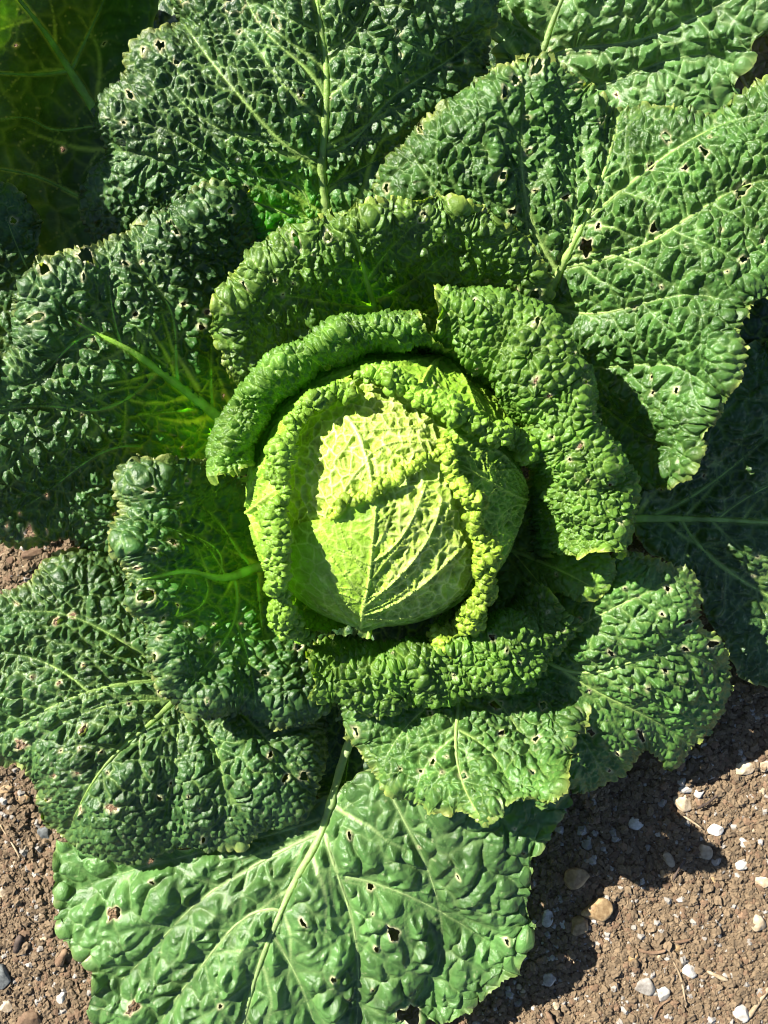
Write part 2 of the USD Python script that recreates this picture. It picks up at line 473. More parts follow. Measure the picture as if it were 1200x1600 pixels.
    ed = np.exp(-d_edge / 3.2)[:, None] * 0.75 * edge_tone * (0.4 + 1.2 * noise(np.c_[q / 18, np.zeros(len(q))], seed + 7))[:, None]
    ed = np.clip(ed, 0, 1)
    col = col * (1 - ed) + mcol * ed
    if hole_tree is not None:
        hd = np.exp(-(hole_tree.query(q)[0] / 2.2) ** 2)[:, None] * 0.9
        col = col * (1 - hd) + np.array([0.42, 0.40, 0.22]) * hd
    spk = (noise(np.c_[q / 5.0, np.zeros(len(q))], seed + 21) > 0.93)[:, None] * 0.35
    col = col * (1 - spk) + np.array([0.34, 0.36, 0.2]) * spk
    parent = parent or CAB
    prim = put_mesh(numbered(parent, name), V - stem_at, tri, mat or leaf_look, col, thin=(thin + (0.5 - thin) * mask(q) if pal2 == "young" else thin))
    keys(prim, label=label)
    for line, r0, r1, rname in ribs:
        mid = rname == "midrib"
        v, f3 = tube_on(mapf, line, r0 * (1 if mid else .8), r1 * (.3 if mid else .3), sign, lift=0.25 if mid else -0.3, bumpy=0.35, seed=seed)
        c0 = np.array(PAL[pal2 if pal2 == "young" and seed in (109, 113) else pal][1]) * 1.25 + np.array([0.03, 0.03, 0.03])
        tn = c0 * (0.8 + 0.4 * noise(v * 120, seed))[:, None]
        put_mesh(numbered(str(prim.GetPath()), rname), v - stem_at, f3, rib_look, tn, thin=0.4)
    return prim


def height(pts, outline, droop=0.0, droop_w=40.0, ruffle=0.006, ruffle_w=55.0, wave=0.004, seed=0, smoothing=0.0):
    """A leaf's own surface: a smooth sheet through points (px, py, z), margin drooping and ruffled."""
    pts = np.asarray(pts, float)
    rb = RBFInterpolator(pts[:, :2] / 300.0, pts[:, 2], kernel="thin_plate_spline", smoothing=smoothing + 1e-3)
    tree = cKDTree(closed(outline, 3.0)[0])

    def mapf(q):
        q = np.asarray(q, float)
        z = rb(q / 300.0)
        d = tree.query(q)[0]
        k = np.clip(1 - d / ruffle_w, 0, 1) ** 1.5
        z = z + wave * 2 * n2(q, 85.0, seed) + ruffle * 2 * k * (n2(q, 34.0, seed + 1) + 0.5 * n2(q, 17.0, seed + 2))
        z = z - droop * np.clip(1 - d / droop_w, 0, 1) ** 2
        return W(q, z)
    return mapf


def leaf(name, label, outline, zpts, veins, pal, cell, amp, seed, ribs=2, hp=None, young=None, **kw):
    if young:                                             # the tender, paler tissue near the base of a leaf
        kw.update(pal2="young", mask=lambda q: np.exp(-(((q[:, 0] - young[0]) ** 2 + (q[:, 1] - young[1]) ** 2) / young[2] ** 2)))
    mapf = height(zpts, outline, seed=seed, **(hp or {}))
    rb = []
    for k, (line, w0, w1) in enumerate(veins[:ribs]):
        rb.append((line, w0 * 0.52 * 0.0005, max(w1 * 0.5, 0.5) * 0.0005, "midrib" if k == 0 else "side_vein"))
    return blade(name, label, outline, mapf, veins, pal, cell, amp, seed, ribs=rb, **kw)


OL = "outer_leaf"
# --- oldest leaves, low down
leaf(OL, "smooth dark shaded leaf in the upper left corner with a branching pale midrib",
     [(215, 200), (240, 60), (240, -60), (160, -130), (-20, -140), (-110, -60), (-130, 120), (-100, 320), (60, 470), (210, 440), (245, 320)],
     [(215, 280, .05), (160, 185, .06), (100, 105, .062), (20, 0, .068), (0, 250, .055), (200, 450, .03), (230, 60, .06), (230, -60, .09), (0, -40, .085), (-30, 100, .062), (120, -60, .07), (-30, 220, .055), (-60, 300, .07), (-70, -120, .22), (-125, 0, .23), (-125, 150, .20), (-100, 300, .13), (100, -120, .17)],
     [([(215, 270), (160, 190), (108, 108), (70, 50), (18, -15), (-20, -70)], 22, 7), ([(106, 110), (60, 116), (0, 114), (-100, 100)], 9, 3), ([(112, 108), (130, 70), (160, 5), (180, -50)], 9, 3),
      ([(200, 260), (155, 197), (72, 199), (50, 187), (0, 188), (-90, 180)], 6, 3), ([(215, 320), (120, 306), (60, 277), (0, 264), (-90, 230)], 10, 3)],
     "dark", 0.03, 0.0024, 101, thin=0.2, tone=0.9, ribs=5, holes=5, spacing=3.0, gap=60, fine=0.25, hp=dict(ruffle=0.004), net=0.2, scallop=3)
leaf(OL, "small crinkled leaf showing its tip at the left edge below the dark corner leaf",
     [(-90, 330), (-30, 292), (15, 295), (45, 320), (62, 365), (60, 420), (110, 480), (150, 560), (60, 640), (-80, 600)],
     [(-60, 330, .10), (20, 310, .095), (58, 370, .085), (60, 430, .075), (0, 450, .08), (140, 560, .045), (60, 600, .05), (-60, 560, .07)],
     [([(150, 560), (60, 450), (10, 340)], 8, 2)], "dark", 0.012, 0.0036, 102, ribs=1, holes=4, hole_at=[(22, 345, 5)], hp=dict(droop=.01))
leaf(OL, "dark shaded leaf at the right edge with a long straight grey-green midrib",
     [(985, 790), (985, 680), (1060, 590), (1150, 545), (1290, 540), (1330, 800), (1300, 1050), (1210, 1072), (1150, 1052), (1115, 985), (1060, 900), (1000, 850)],
     [(985, 810, .055), (1200, 820, .042), (1330, 820, .032), (1150, 560, .07), (1300, 560, .07), (1200, 1060, .016), (1110, 980, .03), (1000, 700, .06), (1080, 900, .042), (1150, 700, .06), (1200, 930, .03)],
     [([(960, 812), (1040, 810), (1120, 812), (1320, 824)], 15, 6), ([(1065, 814), (1110, 870), (1200, 930), (1290, 975)], 9, 3), ([(1020, 805), (1090, 770), (1180, 700), (1260, 640)], 7, 2), ([(1120, 812), (1200, 760), (1290, 730)], 5, 2)],
     "dark", 0.015, 0.0052, 103, ribs=4, holes=14, gap=42, hp=dict(ruffle=.006), spacing=2.2)
leaf(OL, "smooth broad shiny leaf hanging lowest at the bottom of the picture",
     [(560, 1215), (530, 1235), (480, 1265), (380, 1300), (250, 1320), (110, 1310), (92, 1350), (95, 1410), (112, 1465), (152, 1512), (145, 1560), (165, 1610), (260, 1690), (450, 1720), (600, 1690), (640, 1600), (690, 1590), (745, 1560), (805, 1508), (832, 1440),
      (822, 1400), (832, 1335), (872, 1275), (878, 1235), (820, 1190), (700, 1175), (610, 1180)],
     [(600, 1060, .045), (570, 1110, .047), (540, 1175, .05), (515, 1260, .055), (500, 1310, .066), (430, 1440, .07), (380, 1600, .05), (440, 1700, .03), (95, 1380, .035), (150, 1560, .032), (600, 1600, .045), (830, 1430, .054), (870, 1250, .07), (805, 1505, .052), (740, 1552, .032), (600, 1390, .072), (250, 1400, .058), (700, 1300, .085), (720, 1430, .062), (300, 1560, .05), (600, 1230, .075)],
     [([(600, 1060), (570, 1110), (545, 1165), (530, 1210), (512, 1270), (500, 1305), (470, 1360), (432, 1440), (405, 1510), (385, 1580), (370, 1680)], 21, 6), ([(503, 1300), (440, 1330), (370, 1368), (315, 1405), (250, 1470), (190, 1530)], 9, 3), ([(508, 1305), (525, 1360), (548, 1430), (560, 1520), (555, 1620)], 8, 3),
      ([(437, 1422), (390, 1430), (330, 1490), (290, 1540), (240, 1620)], 8, 3), ([(497, 1280), (400, 1310), (280, 1340), (120, 1390)], 6, 2), ([(540, 1370), (600, 1385), (680, 1420), (760, 1470)], 7, 2), ([(425, 1460), (470, 1540), (500, 1640)], 6, 2), ([(590, 1185), (620, 1260), (660, 1340), (690, 1450), (660, 1560)], 6, 2)],
     "flat", 0.025, 0.0072, 104, ribs=8, holes=26, hole_at=[(187, 1421, 10), (612, 1447, 10), (215, 1562, 9), (550, 1302, 6), (246, 1373, 4), (635, 1575, 16)], gap=52, fine=0.3, hp=dict(ruffle=.007, wave=.005), net=0.22, edge_tone=0.5, scallop=2.5)
leaf(OL, "broad bright leaf in the upper right corner with large smooth blisters",
     [(830, 250), (775, 60), (760, -60), (900, -160), (1120, -150), (1290, -80), (1240, 10), (1195, 50), (1160, 120), (1090, 200), (980, 240)],
     [(830, 240, .08), (845, 90, .105), (880, 0, .135), (900, -150, .15), (1000, 50, .13), (1180, 20, .16), (1250, -60, .17), (1140, 120, .13), (1000, 200, .10), (770, 0, .11)],
     [([(815, 250), (845, 90), (865, 30), (885, -20), (900, -120)], 15, 6), ([(845, 100), (905, 75), (960, 70), (1060, 40), (1180, -20)], 8, 3), ([(838, 150), (925, 140), (1000, 110), (1130, 90)], 7, 3), ([(850, 70), (800, 20), (780, -40)], 6, 2)],
     "flat", 0.020, 0.0060, 105, ribs=4, holes=8, gap=44, fine=0.45, hp=dict(ruffle=.006))
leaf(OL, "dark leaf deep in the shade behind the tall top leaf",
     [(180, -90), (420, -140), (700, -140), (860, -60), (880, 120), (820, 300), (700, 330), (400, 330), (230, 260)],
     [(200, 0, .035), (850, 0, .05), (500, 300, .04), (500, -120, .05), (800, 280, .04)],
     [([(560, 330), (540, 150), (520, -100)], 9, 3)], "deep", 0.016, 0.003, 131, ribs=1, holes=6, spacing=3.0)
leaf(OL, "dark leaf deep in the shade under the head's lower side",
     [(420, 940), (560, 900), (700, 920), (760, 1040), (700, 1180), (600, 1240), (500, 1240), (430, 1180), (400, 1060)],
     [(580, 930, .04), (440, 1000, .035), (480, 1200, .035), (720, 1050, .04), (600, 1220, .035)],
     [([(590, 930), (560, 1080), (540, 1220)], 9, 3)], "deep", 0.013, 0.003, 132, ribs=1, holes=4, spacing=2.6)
leaf(OL, "dark leaf in the shade filling the upper right corner behind the bright one",
     [(1020, 60), (1120, -80), (1300, -120), (1360, 60), (1340, 260), (1240, 330), (1100, 280)],
     [(1040, 120, .06), (1300, -80, .08), (1320, 240, .075), (1120, 270, .06)],
     [([(1030, 170), (1160, 110), (1330, 60)], 8, 3)], "dark", 0.013, 0.003, 134, ribs=1, holes=8, spacing=2.6)
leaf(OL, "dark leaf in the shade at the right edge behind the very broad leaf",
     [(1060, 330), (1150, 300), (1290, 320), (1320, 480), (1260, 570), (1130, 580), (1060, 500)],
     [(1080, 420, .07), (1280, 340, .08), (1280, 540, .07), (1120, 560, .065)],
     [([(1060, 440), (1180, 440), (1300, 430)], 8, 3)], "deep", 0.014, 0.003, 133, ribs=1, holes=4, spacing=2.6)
leaf("dried_leaf", "withered brown lacy leaf edge at the right side of the picture",
     [(1120, 60), (1165, 20), (1200, 60), (1230, 160), (1240, 300), (1230, 420), (1190, 450), (1165, 400), (1180, 300), (1150, 220), (1110, 160)],
     [(1150, 60, .10), (1230, 160, .09), (1230, 400, .08), (1170, 300, .09), (1120, 120, .10)],
     [([(1130, 80), (1185, 180), (1210, 320), (1200, 440)], 7, 3)], "dry", 0.010, 0.004, 106, ribs=1, holes=26, mat=dry_look, hp=dict(ruffle=.012))

leaf(OL, "tall crinkled leaf at the top with a straight pale midrib and many lobes",
     [(515, 400), (440, 410), (330, 420), (215, 400), (160, 375), (137, 335), (140, 285), (165, 245), (158, 195), (165, 160), (205, 125), (210, 85), (245, 55), (280, 40), (278, -40), (380, -110), (560, -120), (720, -80), (765, 0), (752, 100), (720, 170), (660, 210), (640, 300), (600, 370)],
     [(512, 350, .095), (505, 230, .135), (500, 120, .155), (490, 0, .17), (490, -100, .18), (160, 200, .135), (240, 60, .14), (280, 0, .145), (145, 330, .09), (350, 200, .142), (330, 350, .095), (740, 50, .15), (720, 170, .125), (620, 290, .10), (620, 150, .145), (420, 330, .10)],
     [([(510, 420), (510, 335), (503, 270), (505, 220), (510, 120), (498, 20), (490, -90)], 20, 6), ([(495, 250), (440, 222), (400, 180), (345, 115), (290, 40)], 8, 3), ([(506, 150), (470, 100), (420, 55), (385, 0), (370, -70)], 7, 2), ([(515, 238), (545, 225), (600, 165), (660, 120), (740, 60)], 8, 3),
      ([(485, 330), (452, 285), (400, 275), (340, 250), (215, 190)], 6, 2), ([(440, 222), (340, 200), (260, 130)], 5, 2), ([(515, 290), (570, 260), (650, 220)], 5, 2), ([(500, 345), (365, 300), (250, 250), (160, 235)], 6, 2), ([(510, 100), (560, 40), (600, -60)], 5, 2)],
     "dark", 0.0118, 0.0054, 107, ribs=8, holes=36, hole_at=[(434, 38, 11), (235, 90, 6), (470, 146, 6), (370, 12, 12), (210, 157, 5), (300, 5, 6)], gap=38, young=(430, 350, 90), hp=dict(droop=.018, droop_w=45))
leaf(OL, "very broad crinkled sunlit leaf filling the right upper side, folded into two lobes",
     [(835, 540), (740, 440), (650, 360), (600, 310), (605, 265), (640, 225), (700, 175), (760, 128), (820, 98), (880, 106), (915, 150), (985, 175), (1060, 180), (1130, 175), (1230, 120), (1300, 200), (1290, 400), (1195, 455), (1150, 510), (1152, 575), (1125, 625), (1100, 685), (1080, 742), (1000, 752), (940, 735), (905, 650)],
     [(838, 500, .09), (880, 420, .122), (930, 320, .142), (820, 110, .168), (640, 300, .13), (600, 300, .115), (690, 190, .15), (770, 290, .15), (960, 180, .135), (1050, 200, .155), (1230, 160, .185), (1190, 430, .178), (1080, 400, .165), (1150, 550, .180), (1130, 620, .172), (1080, 735, .148), (960, 735, .07), (910, 620, .075), (1000, 600, .115), (760, 430, .105), (1000, 480, .145), (940, 140, .145)],
     [([(825, 530), (850, 480), (878, 415), (910, 350), (945, 265), (965, 180)], 18, 5), ([(880, 418), (940, 405), (1010, 380), (1090, 330), (1210, 280)], 9, 3), ([(872, 425), (845, 380), (820, 300), (815, 200), (820, 120)], 8, 3), ([(855, 470), (930, 490), (1020, 470), (1130, 470)], 7, 2),
      ([(850, 490), (900, 570), (990, 570), (1100, 600)], 7, 2), ([(912, 345), (980, 290), (1060, 230), (1180, 180)], 7, 2), ([(862, 440), (780, 400), (700, 320), (650, 250)], 7, 2), ([(880, 400), (900, 300), (885, 190), (870, 120)], 5, 2), ([(870, 535), (960, 650), (1050, 700)], 5, 2)],
     "mid", 0.0118, 0.0058, 108, ribs=8, tone=0.88, net=0.2, holes=44, hole_at=[(918, 386, 13), (1158, 297, 13), (806, 127, 6), (836, 112, 8), (1043, 217, 7), (1101, 243, 7), (1070, 268, 5), (800, 328, 7), (668, 212, 6), (1158, 410, 6), (1190, 380, 5), (935, 355, 5), (893, 138, 5), (1022, 358, 5)], gap=40, hp=dict(droop=.012, droop_w=30, wave=.005))
leaf(OL, "large crinkled leaf on the left with a thick bright backlit midrib",
     [(400, 690), (350, 760), (280, 830), (200, 880), (150, 862), (110, 832), (60, 842), (0, 838), (-70, 790), (-110, 660), (-60, 560), (20, 560), (32, 500), (36, 460), (62, 420), (110, 402), (150, 392), (200, 365), (270, 325), (330, 292), (375, 300), (400, 340), (410, 450), (400, 580)],
     [(385, 690, .025), (345, 660, .050), (270, 598, .100), (210, 556, .130), (150, 520, .148), (60, 460, .164), (-60, 640, .160), (0, 830, .105), (110, 825, .085), (190, 870, .065), (290, 790, .045), (200, 700, .105), (150, 400, .152), (270, 335, .138), (370, 310, .115), (380, 480, .08), (330, 540, .098), (60, 700, .135), (380, 580, .055)],
     [([(395, 690), (345, 655), (305, 622), (265, 592), (215, 555), (150, 520), (112, 497)], 27, 5), ([(280, 603), (275, 540), (262, 475), (235, 440), (215, 380)], 8, 2), ([(332, 645), (330, 590), (330, 540)], 8, 3), ([(238, 588), (200, 622), (155, 640), (80, 635), (0, 640), (-80, 650)], 8, 2),
      ([(305, 640), (250, 645), (205, 650)], 6, 2), ([(152, 522), (100, 550), (60, 590), (10, 600)], 6, 2), ([(190, 540), (175, 480), (170, 410)], 6, 2), ([(220, 698), (180, 700), (110, 740), (40, 790)], 6, 2), ([(350, 670), (290, 720), (220, 790)], 6, 2)],
     "dark", 0.0118, 0.0056, 109, ribs=9, holes=34, hole_at=[(137, 410, 12), (62, 500, 8), (75, 432, 6), (270, 365, 9), (128, 437, 4)], gap=36, young=(320, 660, 125), hp=dict(droop=.014, droop_w=40))
leaf(OL, "crinkled leaf low on the left reaching over the soil with fanned pale side veins",
     [(500, 1130), (495, 1215), (472, 1272), (405, 1292), (372, 1322), (290, 1312), (212, 1337), (150, 1325), (100, 1302), (72, 1262), (66, 1225), (35, 1196), (0, 1190), (-60, 1130), (-60, 1000), (0, 935), (60, 905), (75, 880), (112, 866), (180, 880), (240, 940), (330, 1000), (440, 1060)],
     [(310, 1070, .075), (270, 1097, .09), (200, 1160, .11), (137, 1232, .112), (70, 890, .095), (-40, 1000, .105), (0, 1180, .09), (80, 1260, .08), (210, 1330, .085), (290, 1310, .085), (470, 1265, .085), (490, 1150, .07), (190, 890, .075), (370, 1200, .10), (240, 1050, .09), (380, 1310, .085), (100, 1050, .11)],
     [([(330, 1060), (270, 1097), (235, 1130), (200, 1160), (165, 1195), (137, 1235), (110, 1290)], 11, 3), ([(262, 1060), (200, 1067), (137, 1081), (60, 1115), (-30, 1160)], 8, 2), ([(280, 1100), (275, 1180), (262, 1270)], 6, 2), ([(300, 1100), (340, 1180), (350, 1290)], 6, 2), ([(250, 1095), (180, 1100), (80, 1140), (30, 1180)], 5, 2),
      ([(137, 1081), (80, 1040), (0, 1020)], 5, 2), ([(260, 1050), (170, 990), (100, 960), (20, 960)], 6, 2), ([(350, 1090), (420, 1160), (470, 1230)], 5, 2)],
     "dark", 0.0118, 0.0052, 110, ribs=7, holes=30, hole_at=[(35, 1160, 9), (420, 1180, 5), (250, 1080, 6), (445, 1215, 6)], gap=36, hp=dict(droop=.016, droop_w=38))
leaf(OL, "crinkled leaf low on the right, half in shade, with small lobed tips over bare soil",
     [(800, 960), (880, 900), (960, 870), (1000, 872), (1035, 885), (1078, 893), (1086, 930), (1085, 965), (1112, 995), (1135, 1045), (1120, 1105), (1085, 1158), (1045, 1192), (1020, 1165), (1000, 1165), (968, 1205), (930, 1228), (890, 1222), (872, 1190), (820, 1150), (780, 1080)],
     [(800, 960, .065), (850, 1040, .088), (950, 1000, .118), (1080, 895, .128), (1130, 1050, .088), (1085, 1158, .055), (1040, 1185, .046), (950, 1220, .046), (880, 1210, .06), (960, 875, .122), (1000, 930, .132), (900, 1120, .080), (1010, 1080, .096), (820, 1120, .075), (970, 1160, .070), (1090, 1000, .116)],
     [([(800, 980), (850, 1030), (900, 1050), (1000, 1030), (1120, 1045)], 9, 3), ([(830, 1010), (900, 980), (980, 940), (1070, 905)], 7, 2), ([(880, 1048), (950, 1090), (1010, 1120), (1070, 1160)], 7, 2), ([(850, 1040), (880, 1110), (920, 1170), (945, 1215)], 6, 2), ([(920, 972), (940, 920), (990, 890)], 5, 2), ([(1000, 1030), (1060, 1000), (1095, 985)], 5, 2)],
     "mid", 0.0118, 0.0050, 111, scallop=3.0, ribs=6, holes=20, hole_at=[(998, 1143, 8), (1012, 1155, 7), (1105, 1006, 5), (1069, 1012, 5), (1042, 920, 4), (1008, 1066, 4)], gap=38, hp=dict(droop=.012, droop_w=26))
leaf(OL, "crinkled leaf at the bottom centre drooping over the smooth lowest leaf",
     [(545, 1040), (535, 1090), (552, 1145), (575, 1180), (598, 1218), (640, 1248), (690, 1264), (730, 1266), (760, 1290), (790, 1262), (830, 1258), (868, 1244), (890, 1205), (888, 1160), (910, 1125), (905, 1080), (850, 1040), (700, 1020)],
     [(690, 1040, .085), (710, 1130, .112), (720, 1200, .128), (765, 1275, .176), (700, 1255, .14), (870, 1235, .186), (886, 1190, .125), (845, 1248, .168), (835, 1180, .125), (885, 1120, .10), (600, 1205, .095), (560, 1140, .085), (560, 1060, .075), (850, 1050, .082), (800, 1150, .112), (640, 1130, .10), (808, 1246, .166)],
     [([(690, 1030), (712, 1060), (712, 1150), (722, 1220), (750, 1275)], 11, 3), ([(712, 1070), (770, 1090), (820, 1160), (860, 1220)], 7, 2), ([(710, 1080), (650, 1120), (600, 1190)], 7, 2), ([(715, 1140), (770, 1180), (800, 1240)], 5, 2), ([(720, 1050), (800, 1060), (880, 1100)], 6, 2), ([(712, 1150), (670, 1190), (650, 1240)], 5, 2)],
     "mid", 0.0108, 0.0054, 112, scallop=3.0, ribs=5, holes=24, hole_at=[(774, 1102, 9), (845, 1105, 7), (780, 1149, 5), (832, 1210, 4)], gap=32, hp=dict(droop=.012, droop_w=26, ruffle=.011, wave=.007))
leaf(OL, "crinkled leaf left of the head with a curved bright green midrib and glowing veins",
     [(420, 890), (415, 800), (330, 735), (250, 722), (205, 730), (186, 765), (192, 800), (178, 850), (200, 890), (200, 930), (228, 985), (245, 1045), (270, 1092), (315, 1115), (370, 1105), (400, 1120), (450, 1125), (500, 1110), (530, 1070), (525, 1015), (460, 960)],
     [(420, 885, .05), (385, 890, .078), (340, 902, .108), (260, 895, .145), (195, 890, .172), (195, 760, .158), (250, 725, .15), (320, 745, .10), (400, 820, .06), (230, 985, .158), (275, 1085, .145), (370, 1105, .125), (450, 1110, .105), (520, 1050, .075), (450, 970, .07), (330, 820, .112), (360, 1000, .118), (420, 930, .07)],
     [([(425, 885), (395, 888), (370, 898), (340, 903), (300, 893), (260, 897), (215, 905)], 19, 4), ([(388, 880), (365, 850), (345, 820), (325, 800)], 8, 3), ([(352, 900), (335, 870), (310, 840)], 6, 2), ([(366, 905), (370, 950), (362, 980), (330, 1030), (290, 1080)], 7, 2), ([(403, 898), (406, 950), (412, 1000)], 8, 3), ([(320, 900), (315, 945), (270, 965), (225, 975)], 6, 2), ([(340, 903), (345, 870), (280, 830), (210, 800)], 5, 2), ([(370, 975), (390, 1040), (400, 1100)], 5, 2)],
     "dark", 0.0115, 0.0052, 113, ribs=8, holes=30, edge_tone=1.8, hole_at=[(228, 928, 8), (232, 860, 5), (255, 965, 5), (290, 975, 5)], gap=34, young=(385, 890, 115), hp=dict(droop=.02, droop_w=34))
leaf("inner_leaf", "shaded cupped leaf at the lower right of the head",
     [(780, 800), (860, 740), (920, 800), (955, 880), (950, 922), (905, 937), (870, 925), (850, 960), (770, 985), (720, 950)],
     [(780, 820, .07), (860, 760, .10), (945, 870, .128), (930, 920, .13), (870, 925, .125), (840, 960, .115), (770, 980, .10), (850, 860, .095)],
     [([(770, 850), (850, 880), (930, 920)], 9, 3), ([(800, 860), (850, 920)], 6, 2)], "rim", 0.010, 0.003, 114, ribs=2, holes=6, gap=30, hp=dict(droop=.01, droop_w=22))
leaf("inner_leaf", "heavily crinkled leaf cupped behind the top of the head with a short pale midrib",
     [(620, 560), (520, 600), (420, 620), (370, 585), (345, 525), (338, 480), (365, 440), (400, 395), (440, 368), (500, 345), (560, 328), (610, 322), (680, 312), (740, 320), (790, 350), (845, 420), (850, 470), (800, 520), (740, 560)],
     [(595, 520, .11), (580, 460, .148), (568, 420, .168), (555, 345, .195), (640, 330, .195), (440, 375, .185), (350, 480, .170), (380, 570, .13), (480, 510, .14), (700, 325, .180), (790, 370, .162), (845, 450, .135), (660, 430, .150), (760, 470, .120), (480, 440, .172), (520, 580, .09), (700, 540, .10), (650, 380, .175)],
     [([(600, 530), (585, 480), (573, 440), (563, 400), (545, 355)], 13, 4), ([(592, 480), (560, 478), (500, 470), (430, 460)], 7, 2), ([(590, 468), (640, 440), (700, 390)], 6, 2), ([(575, 435), (600, 400), (650, 350)], 5, 2), ([(600, 515), (680, 480), (780, 440)], 6, 2)],
     "rim", 0.0095, 0.0050, 115, spacing=1.7, ribs=4, holes=20, hole_at=[(418, 372, 5), (690, 370, 5), (745, 335, 6), (515, 372, 5)], gap=30, young=(580, 480, 70), tone=0.74, hp=dict(droop=.016, droop_w=34, ruffle=.010))


# --- wrapper leaves whose margins roll outwards round the head
def loft(name, label, guides, zs, veins, pal, cell, amp, seed, wob, **kw):
    """guides: rows of px points from the inner wall outwards, zs: (z at start, z at end) or list per row; the domain is (run, across)."""
    n = 160
    rows = []
    for g, z in zip(guides, zs):
        z = np.interp(np.linspace(0, 1, len(g)), np.linspace(0, 1, len(z)), z)
        r = spline(np.c_[np.array(g, float), z], 2.0)
        k = np.linspace(0, len(r) - 1, n)
        r = np.stack([np.interp(k, np.arange(len(r)), r[:, j]) for j in range(3)], 1)
        rows.append(W(r[:, :2], r[:, 2]))
    rows = np.array(rows)                                   # rows, n, 3
    run = np.linalg.norm(np.diff(rows[2], axis=0), axis=1).sum()
    acr = np.r_[0, np.cumsum(np.linalg.norm(np.diff(rows, axis=0), axis=2).mean(1))]
    px = 0.0005
    Lu, Lv = run / px, acr[-1] / px
    cs = CubicSpline(acr / px, rows, axis=0)
    vv = np.linspace(0, Lv, 120)
    grid = cs(vv)                                           # 120, n, 3
    from scipy.ndimage import map_coordinates

    def mapf(q):
        u = np.clip(q[:, 0] / Lu, 0, 1) * (n - 1); v = np.clip(q[:, 1] / Lv, 0, 1) * 119
        P = np.stack([map_coordinates(grid[..., k], [v, u], order=1, mode="nearest") for k in range(3)], 1)
        k = smooth(v / 119, 0.25, 0.7)
        P[:, 2] += k * wob * (n2(q, 60.0, seed) + 0.4 * n2(q, 24.0, seed + 1))
        P[:, :2] += (k * wob * 0.9)[:, None] * np.c_[n2(q, 50.0, seed + 2), n2(q, 50.0, seed + 3)]
        return P
    r = min(26.0, Lv * 0.2)
    out = [(r * .4, 0), (Lu * .25, 0), (Lu * .5, 0), (Lu * .75, 0), (Lu - r * .4, 0), (Lu, Lv * .3), (Lu, Lv * .7), (Lu - r, Lv), (Lu * .75, Lv), (Lu * .5, Lv), (Lu * .25, Lv), (r, Lv), (0, Lv * .7), (0, Lv * .3)]
    out = [(min(max(a, 3), Lu - 3), min(max(b, 3), Lv - 3)) for a, b in out]
    vs = [([(Lu * a, Lv * b) for a, b in line], w0, w1) for line, w0, w1 in veins]
    rb = [(line, w0 * .5 * px, max(w1 * .5, .5) * px, "midrib" if k == 0 else "side_vein") for k, (line, w0, w1) in enumerate(vs[:3])]
    return blade(name, label, out, mapf, vs, pal, cell, amp, seed, ribs=rb, scallop=7.0, rimfine=False, thin=0.24, **kw)


WL = "wrapper_leaf"
FAN = [([(.5, .02), (.5, .3), (.51, .6)], 10, 3), ([(.45, .05), (.3, .35), (.22, .7)], 6, 2), ([(.55, .05), (.7, .35), (.8, .7)], 6, 2), ([(.4, .05), (.15, .3), (.06, .6)], 5, 2), ([(.6, .05), (.85, .3), (.94, .6)], 5, 2)]
loft(WL, "thick rolled leaf arching down the right side of the head, peppered with holes",
     [[(650, 555), (720, 590), (785, 650), (822, 720), (838, 800), (840, 880)], [(668, 525), (730, 560), (800, 628), (842, 710), (868, 790), (890, 862)], [(672, 508), (740, 530), (815, 592), (866, 682), (900, 775), (922, 868)],
      [(672, 490), (765, 498), (845, 556), (895, 650), (932, 760), (944, 872)], [(668, 478), (785, 470), (868, 528), (922, 640), (966, 755), (962, 872)], [(664, 484), (782, 474), (866, 536), (918, 645), (962, 760), (950, 880)]],
     [(.10, .10, .085), (.155, .162, .138), (.188, .195, .164), (.196, .200, .172), (.172, .180, .155), (.14, .150, .13)],
     FAN, "rim", 0.0072, 0.0040, 121, .017, spacing=1.6, holes=34, gap=34, hole_at=[], edge_tone=1.0)
loft(WL, "long rolled frilly leaf arching round the upper left of the head",
     [[(402, 770), (408, 690), (460, 625), (530, 585), (610, 560), (700, 552)], [(385, 735), (405, 660), (462, 598), (535, 560), (615, 538), (695, 535)], [(368, 735), (392, 648), (455, 582), (530, 540), (612, 520), (685, 522)],
      [(350, 738), (375, 642), (445, 572), (525, 524), (608, 503), (672, 510)], [(336, 740), (362, 644), (437, 566), (521, 517), (604, 496), (662, 502)], [(344, 742), (368, 650), (442, 572), (524, 522), (605, 501), (662, 506)]],
     [(.11, .11, .11), (.165, .165, .165), (.19, .198, .19), (.192, .202, .195), (.168, .178, .175), (.142, .15, .15)],
     FAN, "rim", 0.0064, 0.0034, 122, .013, spacing=1.5, holes=16, gap=30)
loft(WL, "rolled crinkled leaf below the head curling towards the bottom right",
     [[(500, 1000), (580, 1010), (660, 1005), (740, 978), (800, 935), (825, 890)], [(478, 1028), (560, 1026), (650, 1014), (730, 992), (800, 958), (850, 925)], [(470, 1040), (570, 1044), (650, 1032), (735, 1008), (808, 975), (866, 938)],
      [(478, 1052), (575, 1066), (655, 1055), (742, 1030), (822, 1000), (876, 952)], [(492, 1074), (580, 1098), (660, 1090), (750, 1066), (836, 1040), (886, 978)], [(498, 1078), (582, 1102), (662, 1094), (750, 1070), (834, 1044), (882, 984)]],
     [(.085, .085, .08), (.128, .134, .120), (.141, .146, .132), (.141, .146, .133), (.128, .133, .124), (.114, .118, .110)],
     FAN, "rim", 0.0072, 0.0040, 123, .017, spacing=1.6, holes=20, gap=32)

# ------------------------------------------------------------------ the head
HZ, HR, HV = 0.118, 0.1165, 0.104
HCEN = W([602, 770], HZ)


